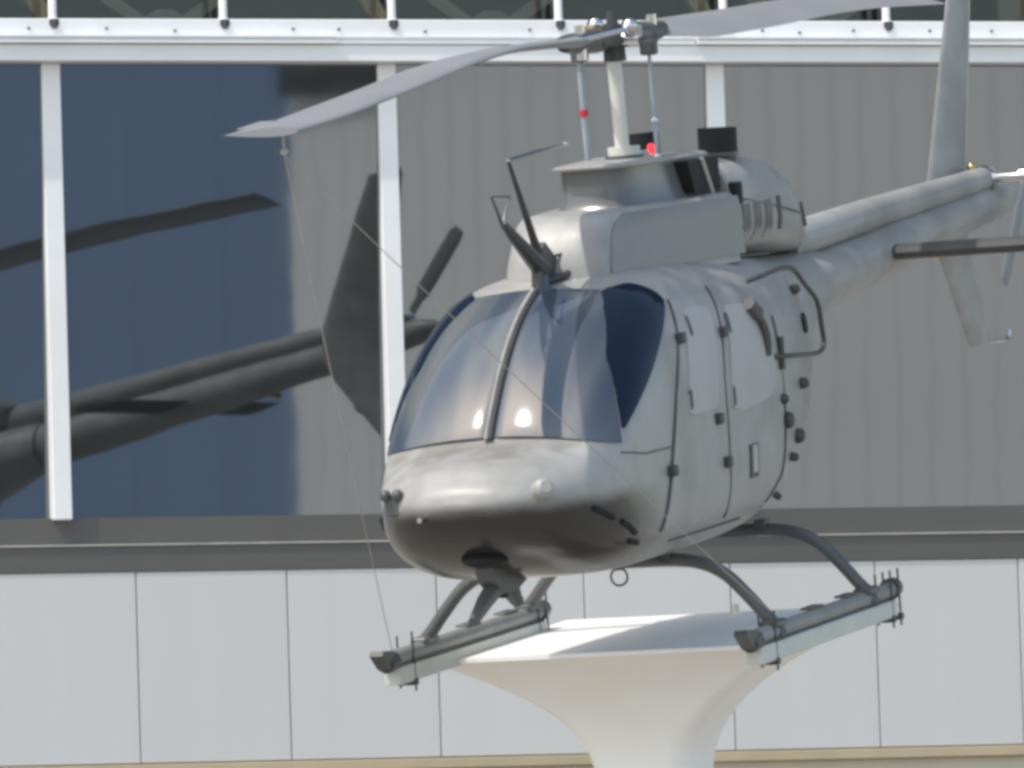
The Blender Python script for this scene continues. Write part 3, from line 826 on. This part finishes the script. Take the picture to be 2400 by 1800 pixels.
for y in (-.11, .11): H('pillow_block', MB().box((-.06,y-.035,3.06),(.06,y+.035,3.135), .015), M['brass'] if y < 0 else M['steel'], 30, hub)
H('mast_nut', MB().tube([(0,0,3.12),(0,0,3.20)], [.035,.03], 6), M['dark'], 30, hub)
for s_, yy, zz in ((1, -.195, 3.06), (-1, .19, 3.07)):
    gname = H('blade_grip', MB().tube([(s_*.20,0,zz-.005),(s_*.30,0,zz),(s_*.62,0,zz),(s_*.74,0,zz+.005)], [.055,.065,.055,.045], 14), M['tube'], 40, hub)
    H('pitch_horn', MB().tube([(s_*.32,0,zz-.02),(s_*.22,yy*.7,zz-.03),(0,yy,zz-.055)], [.045,.038,.03], 10).box((-.04,yy-.04,zz-.11),(.04,yy+.04,zz-.03), .012), M['tube'] if s_ > 0 else M['dark'], 40, hub)
    H('drag_brace', MB().tube([(s_*.18,.16*s_,zz+.05),(s_*.80,.10*s_,zz+.02)], .018, 8).ball((s_*.18,.16*s_,zz+.06), .045), M['steel'], 40, hub)
    H('grip_bolt', MB().tube([(s_*.55,.02,zz-.09),(s_*.55,.02,zz+.09)], .028, 8), M['steel'], 40, hub)
def airfoil(c, t, n=12):
    up = []; lo = []
    for i in range(n+1):
        x = .5-.5*math.cos(math.pi*i/n)
        y = 5*t*(.2969*math.sqrt(x)-.126*x-.3516*x*x+.2843*x**3-.1036*x**4)
        up.append((x*c, y*c)); lo.append((x*c, -y*c))
    return up+lo[-2:0:-1]
def blade(s_, zf, y_off, lead, tw0, tw1, R):
    rings = []
    for i in range(31):
        r = .62+(R-.62)*i/30
        ch = .375 if r > 1.0 else .14+.235*max(0, (r-.62)/.38)
        tw = math.radians(tw0+(tw1-tw0)*r/R)
        ring = []
        for (a, b) in airfoil(ch, .115 if r > .9 else .25):
            dy = (a-.30*ch); dz = b
            yy = (dy*math.cos(tw)+dz*math.sin(tw)); z2 = (-dy*math.sin(tw)+dz*math.cos(tw))
            ring.append((s_*r, y_off(r)-lead*yy, zf(r)+z2))
        rings.append(ring)
    return MB().loft(rings)
ZN = hermite([(.5,3.066),(1.8,3.082),(2.5,3.05),(3.3,2.982),(3.9,2.933),(4.5,2.887),(5.3,2.845)])
ZF = hermite([(.5,3.07),(1.1,3.085),(2.0,3.09),(3.3,3.105),(5.3,3.055)])
nb = H('rotor_blade', blade(1, ZN, lambda r: .05+.024*r, 1, 4, 0, 5.12), M['blade'], 50)
H('trim_tab', MB().prism([(4.58,2.8865),(4.86,2.867),(4.86,2.873),(4.58,2.8925)],1,-.125,-.03), M['blade'], None, nb)
H('tie_down_hook', MB().tube([(4.95,.14,2.87),(4.95,.14,2.77)], .008, 6).ball((4.95,.14,2.755), .019), M['cover'], 50, nb)
H('rotor_blade', blade(-1, ZF, lambda r: -.05-.004*r, -1, 19, 12, 5.15), M['blade'], 50)

# tail boom, drive shaft cover, fins, tail rotor
def circ(x, y, z, r, n=24, k=2.0, rz=None):
    rz = rz or r
    return [(x, y+r*math.cos(2*math.pi*i/n), z+rz*math.sin(2*math.pi*i/n)) for i in range(n)]
bm_ = []
for x, zc, r in ((-2.55,1.575,.19),(-2.9,1.58,.172),(-4.0,1.655,.155),(-5.2,1.735,.13),(-6.2,1.795,.108),(-6.42,1.805,.095),(-6.55,1.808,.07),(-6.62,1.81,.03)):
    bm_.append(circ(x, 0, zc, r))
boom = H('tail_boom', MB().loft(bm_), M['paint'], 50)
dc = []
for x, zc, r in ((-2.40,1.80,.09),(-2.5,1.825,.10),(-4.0,1.88,.09),(-6.05,1.94,.07),(-6.22,1.945,.06)):
    dc.append(circ(x, .01, zc, r, 16, rz=r*1.05))
H('driveshaft_cover', MB().loft(dc), M['paint'], 50, boom)
H('tail_skid_bracket', MB().tube([(-4.9,.02,1.60),(-5.0,.06,1.56)], .02, 6), M['brass'], 40, boom)
H('position_light', MB().tube([(-5.05,.11,1.70),(-5.35,.10,1.735)], .022, 8), M['cover'], 40, boom)
gb = H('tail_gearbox', MB().tube([(-6.12,0,1.86),(-6.12,0,1.99),(-6.12,0,2.02)], [.07,.065,.03], 14), M['dark'])
H('oil_cap', MB().ball((-6.0,-.02,2.02), .028), M['brass'], 50, gb)
H('tail_rotor_shaft', MB().tube([(-6.12,.04,1.945),(-6.12,.10,1.945),(-6.12,.27,1.945)], [.05,.028,.026], 14), M['steel'], 40, gb)
trr = H('tail_rotor_hub', MB().tube([(-6.12,.24,1.945),(-6.12,.31,1.945)], .05, 14), M['steel'], 40)
for s_ in (1, -1):
    d = Vector((.72, 0, -.70)).normalized()*s_; n = Vector((d.z, 0, -d.x)); o = Vector((-6.12, .27, 1.945)); rings = []
    for i in range(13):
        r = .07+.76*i/12; ch = .13 if r > .2 else .07
        if i == 12: ch = .09
        ring = []
        for (a, b) in airfoil(ch, .14, 8):
            p = o+d*r+n*(a-.35*ch)+Vector((0, b, 0)); ring.append(tuple(p))
        rings.append(ring)
    H('tail_rotor_blade', MB().loft(rings), M['blade'], 50, trr)
def finmb(le, te, thick, yc, zs):
    rings = []
    for z, a, b in zip(zs, le, te):
        ch = a-b
        ring = [(a-p[0], yc+p[1]-(ch*.5-p[0])*math.tan(math.radians(8)), z) for p in airfoil(ch, thick/ch*1.0, 10)]
        rings.append(ring)
    return MB().loft(rings)
vf = H('vertical_fin', finmb([-6.26,-5.66,-5.62,-5.70,-6.13,-6.18], [-6.55,-6.16,-6.13,-6.14,-6.44,-6.46], .045, -.15, [3.02,1.976,1.75,1.55,.99,.955]), M['paint'], 50)
H('fin_trim', MB().tube([(-6.545,-.131,2.99),(-6.155,-.116,1.97)], .012, 6), M['cover'], 40, vf)
H('tail_skid', MB().tube(smoothpts([(-6.40,-.15,.965),(-6.62,-.15,.955),(-6.82,-.15,.945),(-6.90,-.15,.99)]), .013, 8), M['steel'], 40, vf)
hs = []
for y, in ((-.98,),(-.95,),(.95,),(.98,)):
    k = 1 if abs(y) < .96 else .6
    hs.append([(-3.85-p[0], y, 1.655+p[1]*k) for p in airfoil(.42, .21, 10)])
H('horizontal_stabilizer', MB().loft(hs), M['stab'], 50)

# skid gear
def arch(x, zl):
    pts = [(x,.99*1,.0),(x,.955,.06),(x,.905,.115),(x,.83,.205),(x,.72,.32),(x,.60,.385),(x,.45,.412),(x,.2,.415)]
    pts = pts + [(x,-y,z) for x, y, z in reversed(pts)]
    return smoothpts(pts, 4)
for x in (.95, -.56):
    p = arch(x, 0)
    ct = H('cross_tube', MB().tube(p, .034, 12), M['tube'])
    for s_ in (1, -1): H('tube_clamp', MB().box((x-.045,s_*.40-.03,.40),(x+.045,s_*.40+.03,.47), .008), M['dark'], 30, ct)
for y, ra, rf in ((.95, -.94, 1.26), (-.95, -.70, 1.44)):
    sk = H('skid_tube', MB().tube([(ra-.03,y,.025),(ra,y,.025),(rf-.04,y,.025),(rf+.02,y,.025)], [.034,.042,.042,.036], 14), M['skid'])
    H('skid_cap', MB().tube([(rf,y,.015),(rf+.09,y,.0)], [.055,.045], 10), M['dark'], 30, sk)
    H('skid_shoe', MB().prism([(rf+.05,-.03),(rf+.11,-.02),(rf+.21,.06),(rf+.195,.085),(rf+.01,.06)],1,y-.036,y+.036), M['dark'], 20, sk)
    H('skid_cap', MB().tube([(ra,y,.03),(ra-.07,y,.033)], [.06,.055], 12), M['tube'], 40, sk)
    for bx in (rf-.20, ra+.10, ra-.03):
        H('clamp_bolt', MB().tube([(bx,y+.042,-.165),(bx,y+.042,.14)], .006, 6).box((bx-.02,y-.052,-.135),(bx+.02,y+.055,-.10), .005), M['dark'], 30, sk)
        H('clamp_bolt', MB().tube([(bx,y-.042,-.15),(bx,y-.042,.12)], .006, 6), M['dark'], 30, sk)
    for cx in (.96, -.56): H('saddle_clamp', MB().box((cx-.09,y-.05,.045),(cx+.09,y+.05,.085), .015), M['tube'], 30, sk)
    for cx in (-.28, .28): H('skid_step', MB().box((cx-.10,y-.055,.066),(cx+.10,y+.015,.078), .004), M['tube'], 30, sk)
# cargo hook under the belly
hk = H('belly_hook_base', MB().tube([(.9,.12,.43),(.9,.12,.37)], .03, 10), M['dark'])
ring = [(.9+.0*i, .12+.045*math.cos(2*math.pi*i/20), .335+.045*math.sin(2*math.pi*i/20)) for i in range(21)]
H('hook_ring', MB().tube(ring, .006, 6, False), M['dark'], 50, hk)

# tube frame on the port flank
fr = H('side_frame', MB().tube(smoothpts([(.06,.64,1.757),(.02,.70,1.775),(-.137,.75,1.80),(-.374,.75,1.786),(-.55,.75,1.69),(-.728,.75,1.589),(-.77,.75,1.45),(-.786,.75,1.364),(-.73,.75,1.325),(-.583,.75,1.32),(-.35,.73,1.335),(-.20,.66,1.342)], 3), .0135, 8), M['dark'])
H('frame_foot', MB().tube([(-.30,.68,1.44),(-.29,.68,1.27)], .016, 8), M['dark'], 40, fr)
H('grab_strap', MB().tube(smoothpts([(.10,.655,1.645),(.0,.68,1.56),(-.06,.69,1.46),(-.08,.68,1.36)], 4), [.04]*4+[.02]*9, 8), M['tube'], 40, fr)
H('lamp_stub', MB().ball(sp(-.83,1.645,1,.02), .03, 10, 7), M['dark'], 50)

# ------------------------------------------------------------------ tie-down cables
hook = hw((4.95,.14,2.735))
def cable(end, sag, label):
    e = hw(end); pts = [hook.lerp(e, i/12) - Vector((0,0,sag*4*(i/12)*(1-i/12))) for i in range(13)]
    o = MB().tube(pts, .0025, 6).build('tie_down_cable', M['wire'], None, 60)
    tag(o, label, 'cable', 'cables tying the rotor blade down')
cable((1.42,-.95,.06), .02, 'thin cable from the blade tip down to a skid, clear of the nose')
cable((.86,.95,.07), .02, 'thin cable from the blade tip slanting across the windscreen and nose')
